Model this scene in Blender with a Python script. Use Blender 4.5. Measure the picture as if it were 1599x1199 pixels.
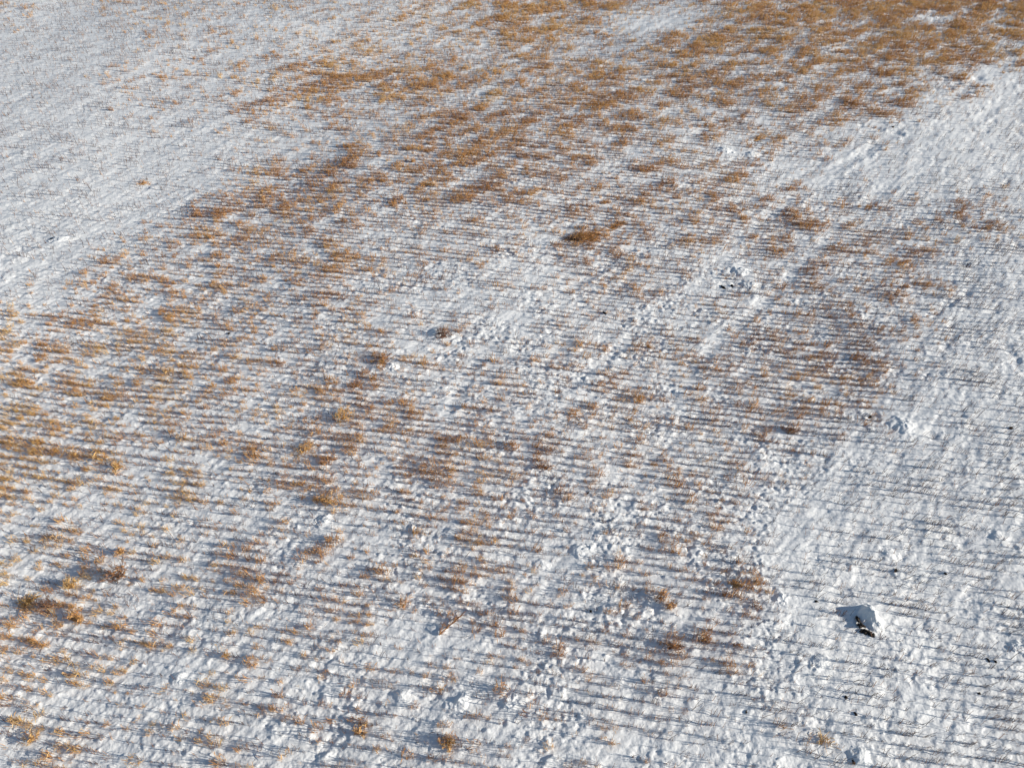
import bpy, math, random
import numpy as np
from mathutils import Vector

for o in list(bpy.data.objects):
    bpy.data.objects.remove(o, do_unlink=True)
scene = bpy.context.scene
C = scene.collection
R = math.radians

# ------------------------------------------------------------------ camera, sky, sun, exposure
CAM_H, PITCH, FOC = 12.5, R(46.0), 1109.0          # metres up, degrees down, focal length in photo pixels
cam = bpy.data.cameras.new('camera')
cam.sensor_width = 36.0
cam.lens = 36.0 * FOC / 1599.0
cam.clip_end = 6000
camo = bpy.data.objects.new('camera', cam)
camo.location = (0, 0, CAM_H)
camo.rotation_euler = (math.pi / 2 - PITCH, 0, 0)
C.objects.link(camo)
scene.camera = camo

SUN_EL, SUN_AZ = R(18.0), R(-8.5)                   # low sun, from the right and a little towards the camera
world = bpy.data.worlds.new('World')
scene.world = world
world.use_nodes = True
nt = world.node_tree
sky = nt.nodes.new('ShaderNodeTexSky')
sky.sky_type = 'NISHITA'
sky.sun_disc = False
sky.sun_elevation = SUN_EL
sky.sun_rotation = math.pi / 2 - SUN_AZ
sky.dust_density = 0.0
sky.ozone_density = 0.9
bg = nt.nodes['Background']
bg.inputs['Strength'].default_value = 0.085
nt.links.new(sky.outputs['Color'], bg.inputs['Color'])

sun = bpy.data.lights.new('sun', 'SUN')
sun.energy = 5.0
sun.angle = R(0.5)
sun.color = (1.0, 0.93, 0.81)
suno = bpy.data.objects.new('sun', sun)
S = Vector((math.cos(SUN_AZ) * math.cos(SUN_EL), math.sin(SUN_AZ) * math.cos(SUN_EL), math.sin(SUN_EL)))
suno.rotation_euler = (-S).to_track_quat('-Z', 'Y').to_euler()
suno.location = (60, -10, 30)
C.objects.link(suno)

vs = scene.view_settings
vs.view_transform = 'Standard'
vs.look = 'None'
vs.gamma = 1.0
vs.exposure = 0.30
vs.use_curve_mapping = False
scene.cycles.max_bounces = 5
scene.cycles.diffuse_bounces = 3

# ------------------------------------------------------------------ numbers: noise and field maps
def at(x, y):
    """ground point seen at photo pixel x, y (1599 x 1199)"""
    cx, cy = (x - 799.5) / FOC, -(y - 599.5) / FOC
    d = (cx, math.cos(PITCH) + cy * math.sin(PITCH), -math.sin(PITCH) + cy * math.cos(PITCH))
    t = CAM_H / -d[2]
    return d[0] * t, d[1] * t

def px_size(x, y):
    """metres per photo pixel, across the view, at that ground point"""
    gx, gy = at(x, y)
    return (gy * math.cos(PITCH) + CAM_H * math.sin(PITCH)) / FOC

def survey(X, Y):
    """survey-grid coordinates of ground points (the grid the stubble cover was noted on)"""
    dep = np.maximum(Y * math.cos(PITCH) + CAM_H * math.sin(PITCH), 1.0)
    up = Y * math.sin(PITCH) - CAM_H * math.cos(PITCH)
    return 799.5 + FOC * X / dep, 599.5 - FOC * up / dep

def _hash(ix, iy, seed):
    h = (ix.astype(np.int64) * 374761393 + iy.astype(np.int64) * 668265263 + seed * 1442695041) & 0xffffffff
    h = ((h ^ (h >> 13)) * 1274126177) & 0xffffffff
    h = ((h ^ (h >> 16)) * 2246822519) & 0xffffffff
    return ((h ^ (h >> 15)) & 0xffff).astype(np.float32) * np.float32(2 * math.pi / 65536)

def noise(x, y, seed=0):
    """gradient noise, about -0.7 .. 0.7"""
    x = np.asarray(x, dtype=np.float64); y = np.asarray(y, dtype=np.float64)
    x0 = np.floor(x); y0 = np.floor(y)
    fx = (x - x0).astype(np.float32); fy = (y - y0).astype(np.float32)
    ux = fx * fx * fx * (fx * (fx * 6 - 15) + 10); uy = fy * fy * fy * (fy * (fy * 6 - 15) + 10)
    def corner(a, b):
        t = _hash(x0 + a, y0 + b, seed)
        return np.cos(t) * (fx - a) + np.sin(t) * (fy - b)
    n0 = corner(0, 0) * (1 - ux) + corner(1, 0) * ux
    n1 = corner(0, 1) * (1 - ux) + corner(1, 1) * ux
    return (n0 * (1 - uy) + n1 * uy) * 1.4

def fbm(x, y, oct, seed=0, gain=0.5):
    s = 0; a = 1.0; f = 1.0
    for k in range(oct):
        s = s + a * noise(x * f + 17.3 * k, y * f - 9.1 * k, seed + k)
        a *= gain; f *= 2.03
    return s

def smooth(a, b, x):
    t = np.clip((x - a) / (b - a), 0, 1)
    return t * t * (3 - 2 * t)

# straw cover of the field, 0 (none) to 9 (closed), noted every 50 survey units
STRAW = """
10011111111122467785113688787889
00001111113322324412468755688876
00011112268876553565565544455420
00001111422222546655432235542000
00000001111235886654223321100000
00000001577776765433355200000000
00000043465333553333543365432441
00012266333222222263344254334310
00144333344423111235211133225200
01366453443111000111111222236200
54343533223232201232322333245100
65234333334434221543433447731000
67653434434654343233423356410000
75444344347444433322311244200000
76543333365545454522333211000000
54322323345566443311344210000000
32323132322111563102233310000000
11244233333233432213234200000000
65533325223331353222444200000000
44223322113321323222344310000000
55222222233222123122354300000000
54332332211322112211122200000000
23333443223412211221000000000000
33322334323221331111100001000000
"""
def grid(txt, n):
    rows = [[float(c) for c in l.strip()[:n].ljust(n, '0')] for l in txt.strip().splitlines()]
    return np.array(rows, dtype=np.float32)
STRAW = grid(STRAW, 32)
# reddish and grey-brown cut stems, every 100 units; thin single stalks; lumpiness of the snow
STEMS = grid("""
2222234455665554
2222334444555432
2122345555442100
1123456665566510
1234455555666610
3344555456689700
4444556656689400
4445566656674100
3344455645563000
3334444545662000
3333344445551000
3333343344442000
""", 16)
THIN = grid("""
2222222222222222
2222222222222222
2222222222222222
2222222222222344
2222222222222245
2222222222222345
2222222222222355
2222222222222455
2222222222223555
2222222222234566
2222222222344566
2222222222345666
""", 16)
LUMP = grid("""
2222222222222222
2222223333332222
2222233333342222
3322334444443322
4433345555555432
2223445665654433
2222234555553322
1122233455554322
2233445567664322
2223334456664333
2233344455553333
2334566555443322
""", 16)

def lookup(g, X, Y, step):
    sx, sy = survey(X, Y)
    gx = np.clip(sx / step - 0.5, 0, g.shape[1] - 1.001); gy = np.clip(sy / step - 0.5, 0, g.shape[0] - 1.001)
    ix = gx.astype(int); iy = gy.astype(int); fx = gx - ix; fy = gy - iy
    fx = fx * fx * (3 - 2 * fx); fy = fy * fy * (3 - 2 * fy)
    return (g[iy, ix] * (1 - fx) + g[iy, ix + 1] * fx) * (1 - fy) + (g[iy + 1, ix] * (1 - fx) + g[iy + 1, ix + 1] * fx) * fy

ROW_A = R(-9.6)                                      # heading of the drill rows
ROW_S = 0.185                                        # row spacing
ca, sa = math.cos(ROW_A), math.sin(ROW_A)
def to_rows(X, Y):
    return X * ca + Y * sa, -X * sa + Y * ca          # along the row, across the rows
def from_rows(u, v):
    return u * ca - v * sa, u * sa + v * ca

def wander(u, v):
    return 0.06 * noise(u / 3.1, v / 2.2, 91) + 0.025 * noise(u / 0.7, v / 0.4, 92)

TRACKS = []                                          # wheel tracks: polylines on the ground
for pts, w in (([(880, 610), (1060, 478), (1210, 322), (1330, 245), (1599, 85)], 0.21),
               ([(1010, 640), (1190, 470), (1330, 330), (1480, 215), (1640, 110)], 0.20),
               ([(700, 640), (745, 560), (860, 470), (990, 380)], 0.17)):
    TRACKS.append((np.array([at(*p) for p in pts]), w))

def track_dist(X, Y):
    """distance to the nearest track in track widths, and a side coordinate for its lugs"""
    best = np.full(np.shape(X), 99.0); lug = np.zeros(np.shape(X))
    wob = 0.12 * noise(X / 0.9, Y / 0.9, 55)
    for P, w in TRACKS:
        acc = 0.0
        for a, b in zip(P[:-1], P[1:]):
            d = b - a; L = math.hypot(*d)
            t = np.clip(((X - a[0]) * d[0] + (Y - a[1]) * d[1]) / (L * L), 0, 1)
            q = np.hypot(X - a[0] - t * d[0], Y - a[1] - t * d[1])
            q = np.abs(q + wob * 0.6) / w
            m = q < best
            best = np.where(m, q, best); lug = np.where(m, acc + t * L, lug)
            acc += L
    return best, lug

MOUNDS = [  # survey x, y, width in units, height share of width, turn, label
    (1357, 964, 50, 0.42, 115, 'largest snow mound, hollowed on one side by a cluster of black soil clods'),
    (1412, 664, 52, 0.26, 20, 'low snow mound with a sharp blue shadow at the edge of the brown stubble'),
    (1160, 418, 40, 0.34, 10, 'bright snow mound above the shadow-dark clods, upper of the two beside the stubble block'),
    (1174, 440, 34, 0.30, -10, 'bright snow mound right behind the shadow-dark clods, lower of the two beside the stubble block'),
    (1133, 233, 30, 0.36, 0, 'small rough snow heap beside the golden straw streak, left one of a pair'),
    (1176, 238, 36, 0.32, 10, 'small rough snow heap beside the golden straw streak, right one of a pair'),
    (905, 862, 40, 0.34, 25, 'snow heap with a broad blue shadow in the trampled hollow'),
    (845, 882, 36, 0.28, 0, 'rounded snow heap just left of the heap with the broad blue shadow'),
    (1278, 1036, 46, 0.28, 30, 'snow mound with a dark hollow between the black clods and the clod pair'),
    (628, 1086, 44, 0.30, 10, 'smooth rounded snow mound at the end of a long blue row shadow'),
    (722, 1094, 46, 0.30, 35, 'snow mound with a large grey blue shadow on its left side near the lower edge'),
    (792, 1100, 44, 0.28, 20, 'bright snow mound close right of the grey shadowed mound near the lower edge'),
    (276, 1056, 34, 0.36, 20, 'single lumpy snow mound among golden tufts near the lower left corner'),
    (612, 575, 30, 0.34, 10, 'snow heap right beside the small dark brown straw clump'),
    (678, 522, 34, 0.34, 30, 'snow heap on the left side of the dark brown weed ball'),
    (703, 832, 32, 0.28, 20, 'rounded snow heap at the lower end of the dense reddish stubble patch'),
    (506, 815, 36, 0.24, 15, 'flat snow mound with a grey shadow in the white clearing left of the reddish patch'),
    (1340, 1180, 50, 0.30, 40, 'snow mound by the lower edge with a shadow-dark clod at its foot'),
    (1392, 862, 44, 0.26, -20, 'long snow mound with a shadow-black clod under its lower end on the white strip'),
    (1558, 836, 34, 0.28, 0, 'small snow mound near the edge of the photo on the white strip'),
    (1592, 1010, 40, 0.28, 0, 'snow mound cut off by the edge of the photo beside thin stalks'),
    (1218, 936, 36, 0.28, 30, 'snow mound with a dark pit, left of the largest mound'),
    (92, 372, 34, 0.30, 10, 'snow heap with two dark hollows on the smooth white slope'),
]

def height(X, Y, fine=True):
    """snow surface: drifts, furrows along the drill rows, clumps caught in the stubble, wheel tracks"""
    X = np.asarray(X, dtype=np.float64); Y = np.asarray(Y, dtype=np.float64)
    far = np.hypot(X, Y - 18)
    near = 1 - smooth(60, 110, far)
    h = 0.25 * noise(X / 14, Y / 14, 1) + 0.06 * noise(X / 4.2, Y / 4.2, 2)
    h = h + 1.2 * noise(X / 130, Y / 130, 3) * smooth(50, 200, far)
    if not fine:
        return h
    lump = lookup(LUMP, X, Y, 100) / 9.0 * smooth(-0.35, 0.45, noise(X / 1.3, Y / 1.3, 12) + 0.5 * noise(X / 0.6, Y / 0.6, 17)) * 1.5
    lump = np.clip(lump, 0.12, 1.2)
    straw = lookup(STRAW, X, Y, 50) / 9.0
    u, v = to_rows(X, Y)
    w = v + wander(u, v)
    # drifts blown along a diagonal
    da = R(47)
    p = X * math.cos(da) + Y * math.sin(da); q = -X * math.sin(da) + Y * math.cos(da)
    h = h + 0.018 * noise(p / 1.5, q / 0.42, 4) * near
    h = h + 0.012 * noise(p / 0.42, q / 0.13, 5) * near
    # furrows
    ph = 2 * math.pi * w / ROW_S
    h = h + near * (0.004 + 0.010 * np.clip(noise(u / 1.1, v / 0.6, 6) + 0.2, 0, 1)) * np.cos(ph)
    # caught clumps and clods under the snow
    wx = X + 0.06 * noise(X / 0.21, Y / 0.21, 18); wy = Y + 0.06 * noise(X / 0.21, Y / 0.21, 19)
    crumb = fbm(wx / 0.24, wy / 0.24, 3, 7, 0.55); n3 = noise(wx / 0.58, wy / 0.58, 13)
    h = h + near * lump * (0.034 * np.clip(crumb - 0.10, 0, 1.2) - 0.050 * np.clip(-crumb - 0.40, 0, 1) + 0.050 * np.clip(n3 - 0.30, 0, 1))
    # small hollows and blown-out pits
    pit = noise(wx / 0.52, wy / 0.34, 40) - 0.30 + 0.25 * noise(X / 2.4, Y / 2.4, 41)
    h = h - near * 0.060 * np.clip(pit, 0, 0.5) * (0.5 + 0.8 * smooth(2, 9, X - 0.25 * Y))
    rowm = 0.5 + 0.5 * np.cos(ph)
    h = h + near * 0.040 * (0.25 + 0.75 * rowm) * np.clip(fbm(u / 0.17, w / 0.10, 2, 9) - 0.10, 0, 1) * (0.3 + straw + lump * 0.6)
    h = h + near * 0.0075 * (0.55 + 1.1 * lump) * fbm(X / 0.11, Y / 0.075, 3, 10, 0.7)
    td, lug = track_dist(X, Y)
    on = np.exp(-(td * 1.1) ** 2)
    wear = np.clip(0.35 + 0.3 * smooth(6, 11, X) + 1.2 * noise(X / 1.9, Y / 1.9, 15), 0, 1)
    h = h - near * on * wear * (0.018 + 0.008 * np.sin(lug * 2 * math.pi / 0.19)) + near * wear * 0.026 * np.exp(-((td - 1.5) / 0.5) ** 2) * (0.3 + 1.3 * noise(X / 0.3, Y / 0.3, 14))
    for mx, my, mw, mh, rot, lab in MOUNDS:
        gx, gy = at(mx, my); r = mw * px_size(mx, my) * 0.5
        d2 = ((X - gx) ** 2 + (Y - gy) ** 2) / (r * 1.15) ** 2
        h = h + np.where(d2 < 9, r * mh * 0.25 * np.exp(-d2), 0)
    return h

def z_at(x, y):
    return float(height(np.array([x]), np.array([y]))[0])

# ------------------------------------------------------------------ materials
def material(name):
    m = bpy.data.materials.new(name); m.use_nodes = True
    return m, m.node_tree, m.node_tree.nodes['Principled BSDF']

def snow_material():
    m, t, b = material('snow')
    tc = t.nodes.new('ShaderNodeTexCoord')
    n = t.nodes.new('ShaderNodeTexNoise'); n.inputs['Scale'].default_value = 1.3; n.inputs['Detail'].default_value = 6
    r = t.nodes.new('ShaderNodeValToRGB')
    r.color_ramp.elements[0].position = 0.3; r.color_ramp.elements[0].color = (0.76, 0.765, 0.775, 1)
    r.color_ramp.elements[1].position = 0.7; r.color_ramp.elements[1].color = (0.85, 0.85, 0.85, 1)
    t.links.new(tc.outputs['Object'], n.inputs['Vector']); t.links.new(n.outputs['Fac'], r.inputs['Fac'])
    # chaff dust and soil grains on the snow
    n2 = t.nodes.new('ShaderNodeTexNoise'); n2.inputs['Scale'].default_value = 34; n2.inputs['Detail'].default_value = 3
    r2 = t.nodes.new('ShaderNodeValToRGB')
    r2.color_ramp.elements[0].position = 0.69; r2.color_ramp.elements[0].color = (0, 0, 0, 1)
    r2.color_ramp.elements[1].position = 0.76; r2.color_ramp.elements[1].color = (0.6, 0.6, 0.6, 1)
    mx = t.nodes.new('ShaderNodeMixRGB'); mx.inputs['Color2'].default_value = (0.22, 0.15, 0.09, 1)
    t.links.new(tc.outputs['Object'], n2.inputs['Vector']); t.links.new(n2.outputs['Fac'], r2.inputs['Fac'])
    t.links.new(r2.outputs['Color'], mx.inputs['Fac']); t.links.new(r.outputs['Color'], mx.inputs['Color1'])
    t.links.new(mx.outputs['Color'], b.inputs['Base Color'])
    b.inputs['Roughness'].default_value = 0.7
    b.inputs['Specular IOR Level'].default_value = 0.25
    n3 = t.nodes.new('ShaderNodeTexNoise'); n3.inputs['Scale'].default_value = 22; n3.inputs['Detail'].default_value = 5
    bp = t.nodes.new('ShaderNodeBump'); bp.inputs['Strength'].default_value = 0.5; bp.inputs['Distance'].default_value = 0.02
    t.links.new(tc.outputs['Object'], n3.inputs['Vector']); t.links.new(n3.outputs['Fac'], bp.inputs['Height'])
    t.links.new(bp.outputs['Normal'], b.inputs['Normal'])
    return m

def straw_material():
    m, t, b = material('straw')
    a = t.nodes.new('ShaderNodeAttribute'); a.attribute_type = 'INSTANCER'; a.attribute_name = 'tint'
    s = t.nodes.new('ShaderNodeAttribute'); s.attribute_type = 'GEOMETRY'; s.attribute_name = 'stem'
    r = t.nodes.new('ShaderNodeValToRGB')
    cr = r.color_ramp
    cr.elements[0].position = 0.0; cr.elements[0].color = (0.085, 0.065, 0.060, 1)
    cr.elements[1].position = 1.0; cr.elements[1].color = (0.68, 0.45, 0.18, 1)
    e = cr.elements.new(0.35); e.color = (0.26, 0.125, 0.07, 1)
    e = cr.elements.new(0.65); e.color = (0.60, 0.30, 0.105, 1)
    ad = t.nodes.new('ShaderNodeMath'); ad.operation = 'MULTIPLY_ADD'; ad.inputs[1].default_value = 0.45; 
    sb = t.nodes.new('ShaderNodeMath'); sb.operation = 'SUBTRACT'; sb.inputs[1].default_value = 0.22
    t.links.new(s.outputs['Fac'], ad.inputs[0]); t.links.new(a.outputs['Fac'], ad.inputs[2])
    t.links.new(ad.outputs[0], sb.inputs[0]); t.links.new(sb.outputs[0], r.inputs['Fac'])
    t.links.new(r.outputs['Color'], b.inputs['Base Color'])
    b.inputs['Roughness'].default_value = 0.55
    b.inputs['Specular IOR Level'].default_value = 0.35
    return m

def soil_material():
    m, t, b = material('soil')
    n = t.nodes.new('ShaderNodeTexNoise'); n.inputs['Scale'].default_value = 40; n.inputs['Detail'].default_value = 6
    r = t.nodes.new('ShaderNodeValToRGB')
    r.color_ramp.elements[0].color = (0.010, 0.008, 0.007, 1); r.color_ramp.elements[1].color = (0.05, 0.038, 0.03, 1)
    t.links.new(n.outputs['Fac'], r.inputs['Fac']); t.links.new(r.outputs['Color'], b.inputs['Base Color'])
    b.inputs['Roughness'].default_value = 0.95
    return m

SNOW, STRAWM, SOIL = snow_material(), straw_material(), soil_material()

def tag(o, label=None, cat=None, group=None, kind=None, tint=None):
    if label: o['label'] = label
    if cat: o['category'] = cat
    if group: o['group'] = group
    if kind: o['kind'] = kind
    if tint is not None: o['tint'] = float(tint)
    return o

def mesh_from(name, V, F, mat, smooth_faces=True):
    """V (n,3); F list of equal-length index rows (array)"""
    V = np.asarray(V, dtype=np.float32); F = np.asarray(F, dtype=np.int32)
    me = bpy.data.meshes.new(name)
    me.vertices.add(len(V)); me.vertices.foreach_set('co', V.ravel())
    k = F.shape[1]
    me.loops.add(F.size); me.loops.foreach_set('vertex_index', F.ravel())
    me.polygons.add(len(F))
    me.polygons.foreach_set('loop_start', np.arange(len(F), dtype=np.int32) * k)
    me.polygons.foreach_set('loop_total', np.full(len(F), k, dtype=np.int32))
    if smooth_faces:
        me.polygons.foreach_set('use_smooth', np.ones(len(F), dtype=bool))
    me.update(calc_edges=True)
    if mat: me.materials.append(mat)
    return me

def link(name, me, parent=None, loc=None):
    o = bpy.data.objects.new(name, me)
    C.objects.link(o)
    if parent: o.parent = parent
    if loc: o.location = loc
    return o

# ------------------------------------------------------------------ snow-covered ground: one sheet to the horizon
def build_ground():
    ang = np.linspace(R(77.0), R(15.2), 960)          # dense part, finer close by
    yd = CAM_H / np.tan(ang)
    yn = np.array([-1500, -500, -160, -60, -25, -11, -5, -2, 0.0, 1.2, 2.1])
    yf = yd[-1] + np.array([1.2, 3, 6, 11, 20, 40, 90, 200, 500, 1200, 2600, 5000])
    ys = np.concatenate([yn, yd, yf])
    ud = np.linspace(-1.12, 1.12, 1060)
    uo = np.array([1.2, 1.4, 1.8, 2.6, 4, 8, 20, 60, 200])
    us = np.concatenate([-uo[::-1], ud, uo])
    half = np.interp(ys, [3.0, 3.5, 46, 5100], [8.6, 8.9, 31.5, 40.0])
    X = us[None, :] * half[:, None]
    Y = np.repeat(ys[:, None], len(us), 1)
    Z = np.empty_like(X)
    for i in range(0, len(ys), 120):
        Z[i:i + 120] = height(X[i:i + 120], Y[i:i + 120])
    ny, nx = X.shape
    idx = np.arange(nx * ny, dtype=np.int32).reshape(ny, nx)
    F = np.stack([idx[:-1, :-1], idx[:-1, 1:], idx[1:, 1:], idx[1:, :-1]], -1).reshape(-1, 4)
    me = mesh_from('snow_ground', np.stack([X, Y, Z], -1).reshape(-1, 3), F, SNOW)
    o = link('snow_ground', me)
    tag(o, 'snow covered stubble field with drill rows, drifts and wheel tracks', kind='structure')
build_ground()

# ------------------------------------------------------------------ plant shapes
def add_stem(V, F, A, p, d, L, r, val, bend=0.0, seg=2, rng=random):
    """one three-sided tapering stem"""
    d = Vector(d).normalized(); p = Vector(p)
    side = d.cross(Vector((0, 0, 1)))
    if side.length < 1e-3: side = Vector((1, 0, 0))
    side.normalize(); oth = d.cross(side).normalized()
    bx = Vector((rng.uniform(-1, 1), rng.uniform(-1, 1), rng.uniform(-0.6, 0.2))) * bend
    base = len(V)
    a0 = rng.uniform(0, 2)
    for s in range(seg + 1):
        t = s / seg
        c = p + d * (L * t) + bx * (L * t * t)
        rr = r * (1 - 0.45 * t)
        for k in range(3):
            a = a0 + k * 2.0944
            V.append(tuple(c + side * (rr * math.cos(a)) + oth * (rr * math.sin(a))))
    for s in range(seg):
        for k in range(3):
            i = base + s * 3 + k; j = base + s * 3 + (k + 1) % 3
            F.append((i, j, j + 3, i + 3)); A.append(val)
    return p + d * L + bx * L

def add_leaf(V, F, A, p, d, L, w, val, rng=random):
    """a dry bent blade of two faces"""
    d = Vector(d).normalized(); p = Vector(p)
    s = d.cross(Vector((rng.uniform(-1, 1), rng.uniform(-1, 1), rng.uniform(-1, 1))))
    if s.length < 1e-3: s = Vector((1, 0, 0))
    s.normalize()
    b = len(V)
    m = p + d * L * 0.5; e = p + d * L + Vector((0, 0, -0.35 * L))
    for q, ww in ((p, w * 0.5), (m, w), (e, w * 0.3)):
        V.append(tuple(q - s * ww * 0.5)); V.append(tuple(q + s * ww * 0.5))
    F.append((b, b + 1, b + 3, b + 2)); A.append(val)
    F.append((b + 2, b + 3, b + 5, b + 4)); A.append(val)

def plant_mesh(name, V, F, A):
    me = mesh_from(name, V, F, STRAWM, False)
    at_ = me.attributes.new('stem', 'FLOAT', 'FACE')
    at_.data.foreach_set('value', np.array(A, dtype=np.float32))
    return me

def tuft_mesh(name, n, spread, hmin, hmax, r, leaves, seed, lean=(0.10, 0.05), splay=0.45):
    rng = random.Random(seed); V, F, A = [], [], []
    for i in range(n):
        a = rng.uniform(0, 6.283); q = spread * math.sqrt(rng.random())
        p = (q * math.cos(a) * 1.35, q * math.sin(a) * 0.7, -0.04)
        k = splay * rng.random()
        d = (math.cos(a) * k + lean[0] + rng.gauss(0, 0.12), math.sin(a) * k + lean[1] + rng.gauss(0, 0.12), 1)
        L = rng.uniform(hmin, hmax) + 0.04
        e = add_stem(V, F, A, p, d, L, r * rng.uniform(0.7, 1.2), rng.random(), 0.12, 2, rng)
        for j in range(leaves if rng.random() < 0.8 else 0):
            t = rng.uniform(0.35, 1.0)
            lp = Vector(p).lerp(e, t)
            add_leaf(V, F, A, lp, (rng.gauss(0, 1), rng.gauss(0, 1), rng.uniform(-0.2, 1.0)), rng.uniform(0.04, 0.09), rng.uniform(0.006, 0.012), rng.random(), rng)
    return plant_mesh(name, V, F, A)

def stalk_mesh(name, n, seed):
    rng = random.Random(seed); V, F, A = [], [], []
    for i in range(n):
        d = (0.30 + rng.gauss(0, 0.22), 0.16 + rng.gauss(0, 0.22), 1)
        L = rng.uniform(0.12, 0.27)
        p = (rng.uniform(-0.03, 0.03) * n, rng.uniform(-0.02, 0.02), -0.03)
        e = add_stem(V, F, A, p, d, L, 0.0045, rng.random(), 0.15, 2, rng)
        if rng.random() < 0.55:
            m = Vector(p).lerp(e, rng.uniform(0.5, 0.85))
            add_stem(V, F, A, m, (rng.gauss(0, 1), rng.gauss(0, 1), 0.9), rng.uniform(0.05, 0.10), 0.0026, rng.random(), 0.1, 1, rng)
    return plant_mesh(name, V, F, A)

PROTO = []
for k in range(6): PROTO.append(tuft_mesh('straw_tuft', 10 + k, 0.060, 0.08, 0.20, 0.0040, 1, 10 + k, splay=0.28))          # 0-5 full golden
for k in range(4): PROTO.append(tuft_mesh('stem_tuft', 3 + k % 2, 0.05, 0.07, 0.18, 0.0042, 0, 30 + k, lean=(0.06, 0.04), splay=0.16))   # 6-9 sparse
for k in range(4): PROTO.append(stalk_mesh('stalk', 1 + k % 2, 50 + k))                                           # 10-13 thin stalks

# ------------------------------------------------------------------ the stubble along the drill rows
rs = np.random.RandomState(7)
STEP = 0.04
corner_u, corner_v = to_rows(np.array([-33., 33, -33, 33, 0, 0]), np.array([2., 2, 50, 50, 2, 50]))
ks = np.arange(math.floor(corner_v.min() / ROW_S), math.ceil(corner_v.max() / ROW_S) + 1)
uu = np.arange(corner_u.min(), corner_u.max(), STEP)
U, K = np.meshgrid(uu, ks)
U = (U + rs.uniform(-0.02, 0.02, U.shape)).ravel(); Vv = (K * ROW_S).ravel().astype(np.float64)
rowvar = rs.rand(len(ks))                                # each drill row stands a little off its line and is sown a little thicker or thinner
RV = np.repeat(rowvar[:, None], len(uu), 1).ravel()
Vv = Vv + 0.07 * (np.repeat(rs.rand(len(ks))[:, None], len(uu), 1).ravel() - 0.5)
Vv = Vv + rs.normal(0, 0.020, Vv.shape)
Vv = Vv - wander(U, Vv)
X, Y = from_rows(U, Vv)
keep = (Y > 2.4) & (Y < 48) & (np.abs(X) < (Y * 0.6 + 7.5) * 1.12)
X, Y, U, Vv, RV = X[keep], Y[keep], U[keep], Vv[keep], RV[keep]
jx = X + 0.8 * noise(X / 1.3, Y / 1.3, 20) + 0.6 * noise(X / 3.5, Y / 3.5, 28) + rs.normal(0, 0.25, len(X)); jy = Y + 0.9 * noise(X / 1.3, Y / 1.3, 21) + 0.8 * noise(X / 3.5, Y / 3.5, 29) + rs.normal(0, 0.3, len(X))
O = lookup(STRAW, jx, jy, 50) / 9.0
O = O * (1 + 1.2 * noise(U / 0.9, Vv / 0.7, 22)) * (1 + 1.3 * noise(U / 0.30, Vv / 0.25, 23))
pa = R(47); pp = X * math.cos(pa) + Y * math.sin(pa); qq = -X * math.sin(pa) + Y * math.cos(pa)
O = O * (1 + smooth(14, 24, Y) * (1.3 * noise(pp / 3.5, qq / 0.7, 34) + 0.9 * noise(pp / 1.2, qq / 0.4, 35)))
O = np.clip(O, 0, 1.2)
T = np.clip(lookup(STEMS, jx, jy, 100) / 9.0 * (1 + 0.9 * noise(U / 1.2, Vv / 0.8, 24)), 0, 1) * np.clip(0.75 + 1.7 * noise(U / 0.45, Vv / 0.33, 30) + 1.1 * noise(U / 0.17, Vv / 0.3, 31), 0, 1.25)
T0 = np.clip(lookup(STEMS, jx, jy, 100) / 9.0, 0, 1)
N = np.clip(lookup(THIN, X, Y, 100) / 9.0 * (1 + 1.0 * noise(U / 0.8, Vv / 0.7, 25)), 0, 1)
td, _ = track_dist(X, Y)
trk = 1 - np.clip(0.45 + 0.4 * smooth(6, 11, X) + 0.9 * noise(X / 1.2, Y / 1.2, 33), 0, 0.92) * np.exp(-(td * 0.8) ** 2)
for mx, my, mw, mh, rot, lab in MOUNDS:
    gx, gy = at(mx, my); r = mw * px_size(mx, my) * 0.5
    trk = trk * np.where((X - gx) ** 2 + (Y - gy) ** 2 < (r * 0.9) ** 2, 0.15, 1.0)
bx_, by_ = at(1003, 36)                                  # bare drift in the far straw
trk = trk * (1 - 0.9 * np.exp(-((X - bx_) / 3.0) ** 4 - ((Y - by_) / 1.7) ** 4))
r1, r2, r3 = rs.rand(3, len(X))
gold = r1 < np.clip(O, 0, 1) ** 1.5 * (0.58 + 0.12 * smooth(14, 24, Y)) * trk
base_o = np.clip(lookup(STRAW, jx, jy, 50) / 9.0, 0, 1)
sparse = ~gold & (r2 < T * (1.55 + 0.9 * smooth(0.6, 0.95, T0)) * (0.45 + 1.1 * RV) * np.clip(0.95 + (1.7 - 1.2 * T0) * noise(X / 1.5, Y / 1.0, 36) + (1.2 - 0.8 * T0) * noise(U / 1.1, Vv / 0.28, 37), 0.1, 1.6) * np.clip(0.22 + base_o * 2.2, 0, 1) * trk)
thin = ~gold & ~sparse & (r3 < N * 0.7 * (0.6 + 0.8 * RV) * np.clip(0.95 + 1.0 * noise(U / 1.4, Vv / 0.5, 38), 0.15, 1.6) * trk)
sel = gold | sparse | thin
X, Y, O, gold, sparse, thin = [a[sel] for a in (X, Y, O, gold, sparse, thin)]
n = len(X)
idx = np.where(gold, rs.randint(0, 6, n), np.where(sparse, rs.randint(6, 10, n), rs.randint(10, 14, n))).astype(np.int32)
scl = np.where(gold, rs.uniform(0.55, 1.05, n), np.where(sparse, rs.uniform(0.5, 1.05, n), rs.uniform(0.6, 1.2, n)))
scl = scl * (1 + 0.3 * noise(X / 0.8, Y / 0.8, 26))
sx, sy = survey(X, Y)
warm = 0.62 + 0.22 * smooth(700, 100, sx) * smooth(350, 650, sy) + 0.16 * smooth(260, 40, sy) + 0.25 * noise(X / 1.6, Y / 1.6, 27)
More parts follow.
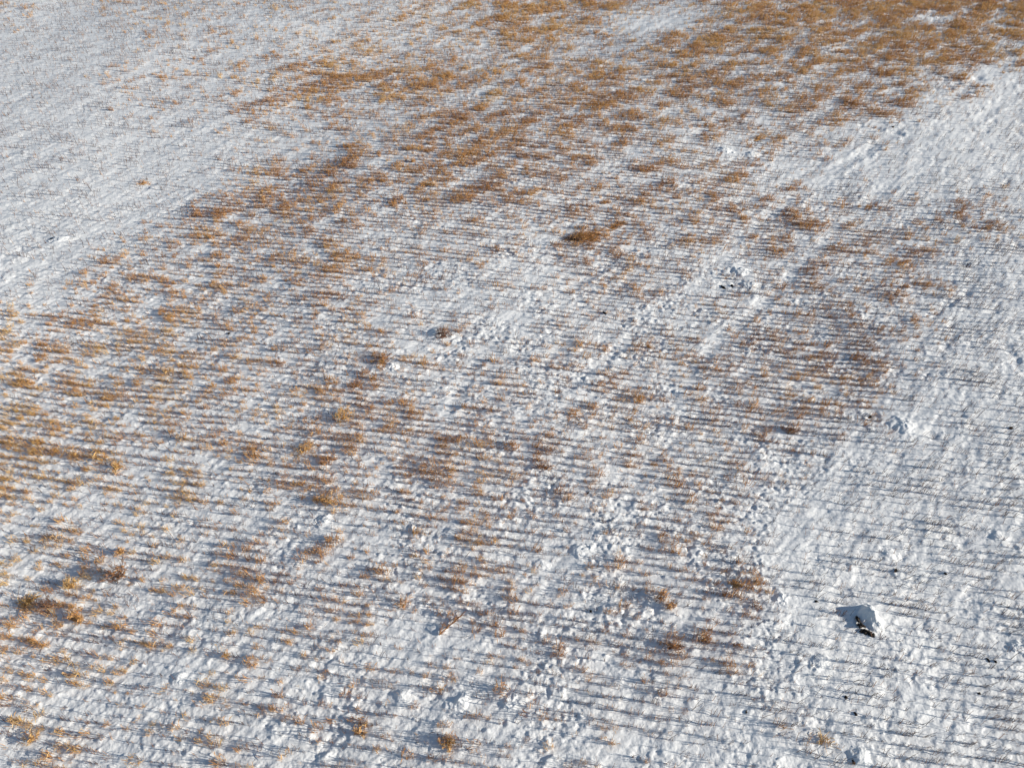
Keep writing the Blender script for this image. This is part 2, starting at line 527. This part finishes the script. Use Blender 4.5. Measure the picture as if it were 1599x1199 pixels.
tint = np.where(gold, warm + rs.normal(0, 0.08, n), np.where(sparse, np.where(rs.rand(n) < 0.35 + 0.3 * O, 0.50 + 0.2 * O, 0.10) + rs.normal(0, 0.12, n), 0.10 + rs.normal(0, 0.10, n)))
tint = np.clip(tint, 0, 1)
Z = np.concatenate([height(X[i:i + 20000], Y[i:i + 20000]) for i in range(0, n, 20000)])
rot = np.stack([rs.normal(0, 0.10, n), rs.normal(0, 0.10, n), np.where(thin, rs.normal(0, 0.35, n), rs.uniform(-0.6, 0.6, n) + np.where(rs.rand(n) < 0.5, math.pi, 0))], -1)

# the tufts that show largest become things of their own
dist = np.sqrt(X ** 2 + Y ** 2 + CAM_H ** 2)
inside = (sx > 15) & (sx < 1585) & (sy > 20) & (sy < 1185)
score = np.where(gold & inside & (O > 0.12), scl / dist, 0)
own = np.argsort(-score)[:285]
LANDMARKS = [(915, 370, 'largest straw heap'), (691, 527, 'dark brown weed ball'), (598, 567, 'small dark brown straw clump'),
    (537, 655, 'large bright golden straw clump'), (476, 706, 'lowest golden clump of the straw line'), (186, 897, 'tall dark branching weed'),
    (121, 961, 'olive yellow leafy weed'), (38, 936, 'pale tan dried straw clump'), (108, 912, 'bright yellow straw clump'),
    (1357, 964, 'largest snow mound'), (1412, 664, 'low snow mound with the sharp blue shadow'), (905, 862, 'snow heap with the broad blue shadow'),
    (705, 978, 'fallen stick'), (1048, 1013, 'wide rust brown straw clump'), (1097, 1001, 'upright rust brown straw clump'),
    (1032, 936, 'upper of the two rust red clumps'), (276, 1056, 'single lumpy snow mound at the lower left'), (628, 1086, 'smooth rounded snow mound near the lower edge'),
    (850, 733, 'dark rusty clump above the trampled hollow'), (998, 620, 'bright orange straw clump'), (897, 648, 'orange straw clump over a blue row shadow'),
    (630, 945, 'upright orange clump left of the fallen stick'), (182, 730, 'narrow golden straw column'), (48, 1150, 'small yellow weed at the bottom left'),
    (700, 1165, 'pale yellow weed at the bottom edge'), (565, 1140, 'golden brown weed near the bottom'), (506, 815, 'flat snow mound in the white clearing'),
    (703, 832, 'snow mound below the dense reddish patch'), (792, 1100, 'bright snow mound near the lower edge'), (72, 943, 'grey brown twiggy bush'),
    (190, 860, 'small golden weed above the dark weed'), (922, 956, 'small shadow-black clod right of the stick'), (918, 771, 'small shadow-dark clod by the trampled hollow'),
    (1146, 916, 'flat golden straw clump'), (1283, 1160, 'yellowish straw clump at the bottom'), (1218, 936, 'mound with the dark pit'),
    (357, 520, 'shadow-dark clod among the orange tufts'), (556, 605, 'dark rusty clump on the straw line'), (1164, 1113, 'single shadow-black clod on smooth snow')]
special = {}
for lx, ly, short in LANDMARKS:
    d = np.hypot(sx[own] - lx, sy[own] - ly)
    for q in np.argsort(d):
        if d[q] > 75: break
        if own[q] not in special:
            special[own[q]] = short; break
la, lb = at(480, 705), at(912, 368)
for i in own:
    o = bpy.data.objects.new('straw_tuft', PROTO[idx[i]])
    C.objects.link(o)
    o.location = (X[i], Y[i], Z[i]); o.rotation_euler = rot[i]; s = scl[i] * 1.12; o.scale = (s, s, s)
    g = 0 if tint[i] > 0.62 else 1
    colour = 'golden' if g == 0 else 'reddish brown'
    side = 'left' if (lb[0] - la[0]) * (Y[i] - la[1]) - (lb[1] - la[1]) * (X[i] - la[0]) > 0 else 'right'
    lab = '%s straw tuft in the drill rows %s of the diagonal straw line' % (colour, side)
    if i in special: lab = '%s straw tuft standing closest to the %s' % (colour, special[i])
    tag(o, lab, 'straw tuft', '%s straw tufts %s of the straw line' % (colour, side), tint=tint[i])

rest = np.ones(n, bool); rest[own] = False

def scatter(name, mask, label):
    """the uncounted remainder: points carrying turn, size, shape and tint; geometry nodes set the shapes on them"""
    m = mask & rest
    P = np.stack([X[m], Y[m], Z[m]], -1).astype(np.float32)
    me = bpy.data.meshes.new(name)
    me.vertices.add(len(P)); me.vertices.foreach_set('co', P.ravel())
    def attr(nm, ty, key, vals):
        a = me.attributes.new(nm, ty, 'POINT'); a.data.foreach_set(key, np.ascontiguousarray(vals).ravel())
    attr('turn', 'FLOAT_VECTOR', 'vector', rot[m].astype(np.float32))
    attr('size', 'FLOAT', 'value', scl[m].astype(np.float32))
    attr('tint', 'FLOAT', 'value', tint[m].astype(np.float32))
    shapes = sorted(set(int(q) for q in np.unique(idx[m])))
    attr('shape', 'INT', 'value', (idx[m] - shapes[0]).astype(np.int32))
    col = bpy.data.collections.new(name + '_shapes')
    for j, q in enumerate(shapes):
        col.objects.link(bpy.data.objects.new('shape_%02d' % j, PROTO[q]))
    o = link(name, me)
    ng = bpy.data.node_groups.new(name, 'GeometryNodeTree')
    ng.interface.new_socket('Geometry', in_out='INPUT', socket_type='NodeSocketGeometry')
    ng.interface.new_socket('Geometry', in_out='OUTPUT', socket_type='NodeSocketGeometry')
    N_ = ng.nodes
    gi, go = N_.new('NodeGroupInput'), N_.new('NodeGroupOutput')
    ci = N_.new('GeometryNodeCollectionInfo'); ci.inputs['Collection'].default_value = col
    ci.inputs['Separate Children'].default_value = True; ci.inputs['Reset Children'].default_value = True
    ip = N_.new('GeometryNodeInstanceOnPoints'); ip.inputs['Pick Instance'].default_value = True
    def named(nm, ty):
        q = N_.new('GeometryNodeInputNamedAttribute'); q.data_type = ty; q.inputs['Name'].default_value = nm
        return q.outputs['Attribute']
    L = ng.links.new
    L(gi.outputs[0], ip.inputs['Points']); L(ci.outputs[0], ip.inputs['Instance'])
    L(named('shape', 'INT'), ip.inputs['Instance Index'])
    e2r = N_.new('FunctionNodeEulerToRotation'); L(named('turn', 'FLOAT_VECTOR'), e2r.inputs[0])
    L(e2r.outputs[0], ip.inputs['Rotation']); L(named('size', 'FLOAT'), ip.inputs['Scale'])
    L(ip.outputs[0], go.inputs[0])
    o.modifiers.new('stubble', 'NODES').node_group = ng
    tag(o, label, None, kind='stuff')
    o['category'] = 'stubble'
    return o

scatter('straw_stubble', gold, 'golden and rusty straw stubble in patches along the drill rows')
scatter('stem_stubble', sparse, 'short reddish brown cut stems standing along the drill rows')
scatter('stalk_stubble', thin, 'thin grey stalks standing singly in the smooth snow')
print('stubble', n, gold.sum(), sparse.sum(), thin.sum())

# ------------------------------------------------------------------ snow mounds, soil clods and shadow specks, straw heaps, weeds
def ico(sub):
    import bmesh
    bm = bmesh.new(); bmesh.ops.create_icosphere(bm, subdivisions=sub, radius=1.0)
    v = np.array([q.co[:] for q in bm.verts]); f = np.array([[q.index for q in t.verts] for t in bm.faces]); bm.free()
    return v, f
ICO5, ICO3 = ico(5), ico(3)

def mound_mesh(gx, gy, r, h, turn, seed):
    """a lumpy patch of piled snow that rises out of the field's own surface and dips under it at its rim"""
    nr, na = 44, 96
    rad = np.linspace(0, 1.55, nr)[:, None]; a = np.linspace(0, 2 * math.pi, na, endpoint=False)[None, :]
    px_, py_ = rad * np.cos(a) * r, rad * np.sin(a) * r * 0.72
    c, s_ = math.cos(turn), math.sin(turn)
    x, y = px_ * c - py_ * s_, px_ * s_ + py_ * c
    wr = rad * (1 + 0.45 * noise(x / r * 1.1 + seed, y / r * 1.1, seed) + 0.18 * noise(x / r * 2.9, y / r * 2.9 + seed, seed + 1))
    prof = smooth(0, 1, 1.05 - wr)
    prof = prof * (1 + 0.35 * noise(x / 0.2, y / 0.2 + seed, seed + 2) + 0.10 * noise(x / 0.09, y / 0.09 + seed, seed + 3))
    z = height(gx + x, gy + y) - z_at(gx, gy) + h * prof - 0.004 - 0.03 * smooth(0.9, 1.5, rad)
    V = np.stack([x, y, z], -1).reshape(-1, 3)
    idx_ = np.arange(nr * na).reshape(nr, na)
    F = np.stack([idx_[:-1, :], idx_[1:, :], np.roll(idx_, -1, 1)[1:, :], np.roll(idx_, -1, 1)[:-1, :]], -1).reshape(-1, 4)
    return mesh_from('snow_mound', V, F, SNOW)

def clod_mesh(r, seed):
    v, f = ICO3[0].copy(), ICO3[1]
    d = 0.85 + 0.75 * noise(v[:, 0] * 1.5 + seed, v[:, 1] * 1.5 - v[:, 2], seed) + 0.30 * noise(v[:, 0] * 4, v[:, 1] * 4 + v[:, 2] * 3, seed + 3)
    v = v * d[:, None] * np.array([r * 1.2, r * 0.75, r * 0.75])
    return mesh_from('soil_shade_clod', v, f, SOIL, False)
CLODS = [clod_mesh(1.0, 200 + k) for k in range(5)]

mound_objs = []
for k, (mx, my, mw, mh, turn, lab) in enumerate(MOUNDS):
    gx, gy = at(mx, my); r = mw * px_size(mx, my) * 0.5
    o = link('snow_mound', mound_mesh(gx, gy, r, r * 2 * mh * (0.75 if k == 0 else 0.27), R(turn), 300 + 7 * k), None, (gx, gy, z_at(gx, gy)))
    tag(o, lab, 'snow mound', 'snow mounds on the field')
    mound_objs.append(o)

def clod(x, y, size, label=None, group=None, parent=None, lift=0.05, flat=0.75):
    """size in survey units"""
    gx, gy = at(x, y); r = size * px_size(x, y) * (0.48 if parent else 0.27)
    o = link('soil_shade_clod', CLODS[random.randrange(5)], parent)
    o.location = (gx, gy, z_at(gx, gy) + r * lift)
    o.scale = (r, r, r * flat); o.rotation_euler = (0, 0, random.uniform(0, 6))
    if parent:
        o.matrix_parent_inverse = parent.matrix_world.inverted()
    if label: tag(o, label, 'soil clod', group)
    return o
random.seed(4)
bpy.context.view_layer.update()
for x, y, s, l in ((1338, 969, 10, 0.5), (1343, 979, 11, 0.4), (1345, 986, 8, 0.2), (1351, 987, 11, 0.4), (1357, 990, 9, 0.4), (1363, 992, 8, 0.3)):
    clod(x, y, s, parent=mound_objs[0], lift=l)

for x, y, s, lab in (  # mostly small shadow specks, put in as dark lumps along with real soil
    (1131, 443, 13, 'shadow-black soil clod at the foot of the bright mounds, left one of two'),
    (1145, 441, 12, 'shadow-black soil clod at the foot of the bright mounds, right one of two'),
    (1320, 1090, 12, 'shadow-dark soil clod below the shadowed mound, upper one of two'),
    (1334, 1116, 12, 'shadow-dark soil clod below the shadowed mound, lower one of two'),
    (1330, 1192, 12, 'brown shadow-black clod at the very bottom edge of the photo'),
    (1400, 889, 13, 'shadow-black clod under the lower end of the long snow mound'),
    (1579, 668, 12, 'small shadow-black clod on the white strip near the edge of the photo'),
    (1361, 647, 12, 'shadow-black clod just left of the low mound with the sharp shadow'),
    (944, 487, 11, 'small shadow-black clod in the white clearing below the straw heap'),
    (1274, 940, 9, 'shadow-dark clod between the pitted mound and the largest mound'),
    (1273, 1036, 10, 'shadow-black clod in the hollow of the mound below the largest mound'),
    (1530, 1082, 10, 'shadow-dark brown clod among thin stalks at the lower right'),
    (1545, 1028, 10, 'shadow-dark clod in a long shadow, left one of a pair at the right side'),
    (1556, 1031, 9, 'shadow-dark clod in a long shadow, right one of a pair at the right side'),
    (918, 771, 8, 'small shadow-dark clod beside the trampled hollow'),
    (922, 956, 8, 'small shadow-black clod between two snowy rows right of the fallen stick'),
    (1164, 1113, 8, 'single shadow-black clod on the smooth snow at the bottom'),
    (80, 372, 10, 'shadow-dark clod in a hollow on the smooth white slope, left of its pair'),
    (90, 374, 9, 'shadow-dark clod in a hollow on the smooth white slope, right of its pair'),
    (357, 520, 10, 'shadow-dark clod beside a snow lump among orange tufts at the left'),
    (1188, 196, 8, 'small shadow-black clod at the edge of the wheel track in the white strip'),
    (1395, 197, 9, 'shadow-black clod on the wheel track near the top of the white strip'),
    (1478, 893, 9, 'shadow-dark clod on the white strip below the thin stalks')):
    clod(x, y, s, lab, 'soil clods showing through the snow')

def heap_parts(lx, ly, h, n, seed, stand):
    """loose straw over a low uneven core, or for a standing clump a crowd of upright stems"""
    rng = random.Random(seed)
    core_v, core_f, core_a = [], [], []
    nc = 14
    rim = [rng.uniform(0.55, 1.05) for _ in range(nc)]
    for i in range(nc):
        for j in range(5):
            a = i / nc * 6.283; t = j / 4; q = rim[i] * (1 - t) * 0.8
            core_v.append((lx * math.cos(a) * q, ly * math.sin(a) * q, h * 0.5 * t * rng.uniform(0.5, 1.1) - 0.03))
    for i in range(nc):
        for j in range(4):
            p, q = i * 5 + j, (i + 1) % nc * 5 + j
            core_f.append((p, q, q + 1, p + 1)); core_a.append(rng.random() * 0.7)
    V, F, A = [], [], []
    for i in range(n):
        a = rng.uniform(0, 6.283); q = rng.random() ** 0.6 * rim[int(a / 6.2832 * nc) % nc]
        x, y = lx * q * math.cos(a), ly * q * math.sin(a)
        z = h * max(0, 1 - q) * 0.5
        if rng.random() < stand:
            d = (rng.gauss(0.12, 0.22), rng.gauss(0.05, 0.22), 1); L = h * rng.uniform(0.6, 1.15)
        else:
            d = (rng.gauss(0.6, 0.9), rng.gauss(0.2, 0.8), rng.uniform(-0.12, 0.30)); L = rng.uniform(0.08, 0.22)
        e = add_stem(V, F, A, (x, y, z - 0.02), d, L, 0.0045, rng.random(), 0.2, 2, rng)
        if i % 2: add_leaf(V, F, A, Vector((x, y, z)).lerp(e, 0.7), (rng.gauss(0, 1), rng.gauss(0, 1), rng.uniform(-0.3, 0.8)), 0.08, 0.012, rng.random(), rng)
    return (core_v, core_f, core_a), (V, F, A)

def heap(name, x, y, wpx, hpx, h, n, turn, tint_, lab, cat, seed, stand=0.25):
    gx, gy = at(x, y); s = px_size(x, y)
    root = link(name, None, None, (gx, gy, z_at(gx, gy)))
    root.rotation_euler = (0, 0, R(turn))
    h = h * 0.72
    core, straw = heap_parts(wpx * s * 0.6, hpx * s * 0.5, h, int(n * (0.65 if stand > 0.45 else 1)), seed, stand)
    if stand < 0.45:
        tag(link('matted_straw', plant_mesh('matted_straw', *core), root), tint=tint_ * 0.85)
    else:
        tag(link('stem_base', plant_mesh('stem_base', [(v[0] * 0.6, v[1] * 0.6, v[2] * 0.25) for v in core[0]], core[1], core[2]), root), tint=tint_ * 0.6)
    tag(link('loose_straw' if stand < 0.45 else 'stems', plant_mesh('straw', *straw), root), tint=tint_)
    return tag(root, lab, cat)

heap('straw_heap', 918, 370, 60, 40, 0.22, 460, 25, 0.60, 'largest golden brown straw heap, alone above the middle of the field', 'straw heap', 1)
heap('straw_streak', 890, 373, 34, 12, 0.12, 200, 0, 0.08, 'straw blackened as the shadowed left end of the largest straw heap', 'straw streak', 31, 0.1)  # near-black tint paints in the shade at the heap's left end
heap('straw_streak', 962, 352, 48, 12, 0.10, 150, 42, 0.62, 'thin dark streak of straw trailing off to the right of the straw heap', 'straw streak', 2, 0.1)
heap('straw_streak', 1186, 213, 46, 20, 0.12, 160, 30, 0.80, 'golden streak of straw above the pair of rough snow heaps', 'straw streak', 3)
heap('straw_clump', 598, 567, 24, 26, 0.22, 130, 0, 0.42, 'small dark brown straw clump beside a snow heap on the straw line', 'straw clump', 4, 0.5)
heap('weed_ball', 691, 527, 24, 24, 0.30, 170, 0, 0.22, 'dark brown round weed ball on the lit side of a snow heap', 'weed', 5, 0.6)
heap('straw_clump', 537, 655, 34, 34, 0.32, 170, 40, 0.86, 'large bright golden straw clump standing high on the straw line', 'straw clump', 6, 0.75)
heap('straw_clump', 476, 706, 34, 28, 0.22, 130, 35, 0.84, 'golden straw clump leaning over a dark shadow, lowest on the straw line', 'straw clump', 7, 0.6)
heap('straw_clump', 556, 605, 22, 22, 0.22, 80, 20, 0.45, 'dark rusty straw clump midway along the straw line', 'straw clump', 8, 0.5)
heap('straw_clump', 850, 733, 26, 18, 0.16, 90, 0, 0.45, 'dark rusty straw clump above the trampled hollow', 'straw clump', 9, 0.5)
heap('straw_clump', 897, 678 - 30, 24, 18, 0.18, 70, 0, 0.70, 'orange straw clump above a blue row shadow in the middle', 'straw clump', 10, 0.7)
heap('straw_clump', 998, 620, 20, 24, 0.24, 80, 0, 0.76, 'bright orange straw clump in the reddish stems right of the middle', 'straw clump', 11, 0.8)
heap('straw_clump', 1032, 936, 20, 26, 0.26, 90, 0, 0.55, 'rust red straw clump, upper one of two left of the largest mound', 'straw clump', 12, 0.85)
heap('straw_clump', 1045, 951, 20, 20, 0.20, 80, 0, 0.62, 'rust red straw clump, lower one of two left of the largest mound', 'straw clump', 13, 0.85)
heap('straw_clump', 1048, 1013, 34, 18, 0.20, 120, -8, 0.52, 'wide rust brown straw clump in a snowy row at the lower middle', 'straw clump', 14, 0.8)
heap('straw_clump', 1097, 1001, 20, 24, 0.24, 90, 0, 0.58, 'upright rust brown straw clump right of the wide one at the lower middle', 'straw clump', 15, 0.9)
heap('straw_clump', 220, 283, 26, 18, 0.12, 80, 10, 0.74, 'lone orange straw clump lying on the smooth white slope', 'straw clump', 16, 0.2)
heap('straw_clump', 38, 936, 34, 22, 0.14, 120, 20, 0.95, 'pale tan dried straw clump at the left edge of the photo', 'straw clump', 17, 0.3)
heap('straw_clump', 108, 912, 26, 24, 0.26, 110, 10, 0.98, 'bright yellow straw clump above the dark twiggy bush at the left', 'straw clump', 18, 0.7)
heap('straw_clump', 630, 945, 20, 22, 0.24, 70, 0, 0.66, 'upright orange brown straw clump left of the fallen stick', 'straw clump', 19, 0.9)
heap('straw_clump', 182, 730, 16, 40, 0.18, 90, 10, 0.86, 'narrow golden column of straw across the rows at the left', 'straw clump', 20, 0.8)
heap('straw_clump', 1283, 1160, 24, 16, 0.14, 60, 0, 0.9, 'yellowish straw clump near the bottom beside the lowest mound', 'straw clump', 21, 0.5)
heap('straw_clump', 1146, 916, 22, 10, 0.10, 60, 0, 0.85, 'flat golden straw clump on snow above the lower rust clumps', 'straw clump', 22, 0.3)

def bush(x, y, h, spread, n, leafy, tint_, lab, seed):
    h = h * 0.85
    """weed > branch (with its twigs) > leaves"""
    gx, gy = at(x, y); rng = random.Random(seed)
    root = link('dry_weed', None, None, (gx, gy, z_at(gx, gy)))
    for i in range(n):
        V, F, A = [], [], []; LV, LF, LA = [], [], []
        a = rng.uniform(0, 6.283); k = rng.uniform(0.1, spread)
        d = Vector((math.cos(a) * k, math.sin(a) * k, 1)).normalized(); L = h * rng.uniform(0.5, 1.1)
        p = (rng.gauss(0, 0.03), rng.gauss(0, 0.03), -0.03)
        e = add_stem(V, F, A, p, d, L, 0.006, rng.random() * 0.5, 0.25, 3, rng)
        for j in range(7):
            t = rng.uniform(0.25, 1.0); q = Vector(p).lerp(e, t)
            dd = (d + Vector((rng.gauss(0, 0.7), rng.gauss(0, 0.7), rng.gauss(0.1, 0.4)))).normalized()
            e2 = add_stem(V, F, A, q, dd, L * rng.uniform(0.2, 0.45), 0.0035, rng.random(), 0.2, 2, rng)
            for m in range(leafy):
                if rng.random() < 0.6:
                    add_leaf(LV, LF, LA, q.lerp(e2, rng.uniform(0.3, 1)), (rng.gauss(0, 1), rng.gauss(0, 1), rng.gauss(0.3, 0.6)), rng.uniform(0.03, 0.06), 0.011, 0.4 + 0.5 * rng.random(), rng)
        br = tag(link('branch', plant_mesh('branch', V, F, A), root), tint=tint_ * 0.7)
        if LV: tag(link('leaves', plant_mesh('leaves', LV, LF, LA), br), tint=tint_)
    return tag(root, lab, 'weed', 'dry weeds among the stubble')

bush(186, 897, 0.62, 0.9, 18, 3, 0.45, 'tall dark branching weed casting a shadow on clean snow at the left', 71)
bush(176, 905, 0.36, 1.0, 10, 1, 0.10, 'low blackish weed right at the foot of the tall dark weed', 72)
bush(121, 961, 0.36, 0.9, 16, 4, 0.72, 'olive yellow leafy weed above a clear snow patch at the lower left', 73)
bush(72, 943, 0.42, 1.2, 20, 2, 0.28, 'grey brown twiggy bush between the tan straw and the olive weed', 74)
bush(190, 860, 0.28, 0.7, 10, 3, 0.74, 'small golden weed right above the tall dark weed', 75)
bush(48, 1150, 0.22, 0.8, 8, 3, 0.85, 'small yellow weed in the bottom left corner rows', 76)
bush(700, 1165, 0.26, 0.8, 12, 3, 0.82, 'pale yellow weed standing at the bottom edge left of the middle', 77)
bush(565, 1140, 0.26, 0.9, 12, 3, 0.76, 'golden brown weed at the end of a dark row near the bottom', 78)

# a fallen stick with a straw tip
def stick():
    x0, y0 = at(686, 994); x1, y1 = at(722, 962)
    V, F, A = [], [], []
    p = Vector((0, 0, 0.03)); d = Vector((x1 - x0, y1 - y0, z_at(x1, y1) - z_at(x0, y0) + 0.02))
    add_stem(V, F, A, p, d, d.length, 0.016, 0.2, 0.05, 5, random.Random(3))
    rng = random.Random(9)
    for i in range(60):
        t = rng.random()
        add_stem(V, F, A, p + d * t, (d.x + rng.gauss(0, 0.25), d.y + rng.gauss(0, 0.25), rng.uniform(0, 0.3)), rng.uniform(0.05, 0.16), 0.005, rng.random(), 0.1, 1, rng)
    o = link('fallen_stick', plant_mesh('fallen_stick', V, F, A), None, (x0, y0, z_at(x0, y0)))
    tag(o, 'dark stick with straw lying slantwise across the rows near the bottom middle', 'stick', tint=0.45)
stick()
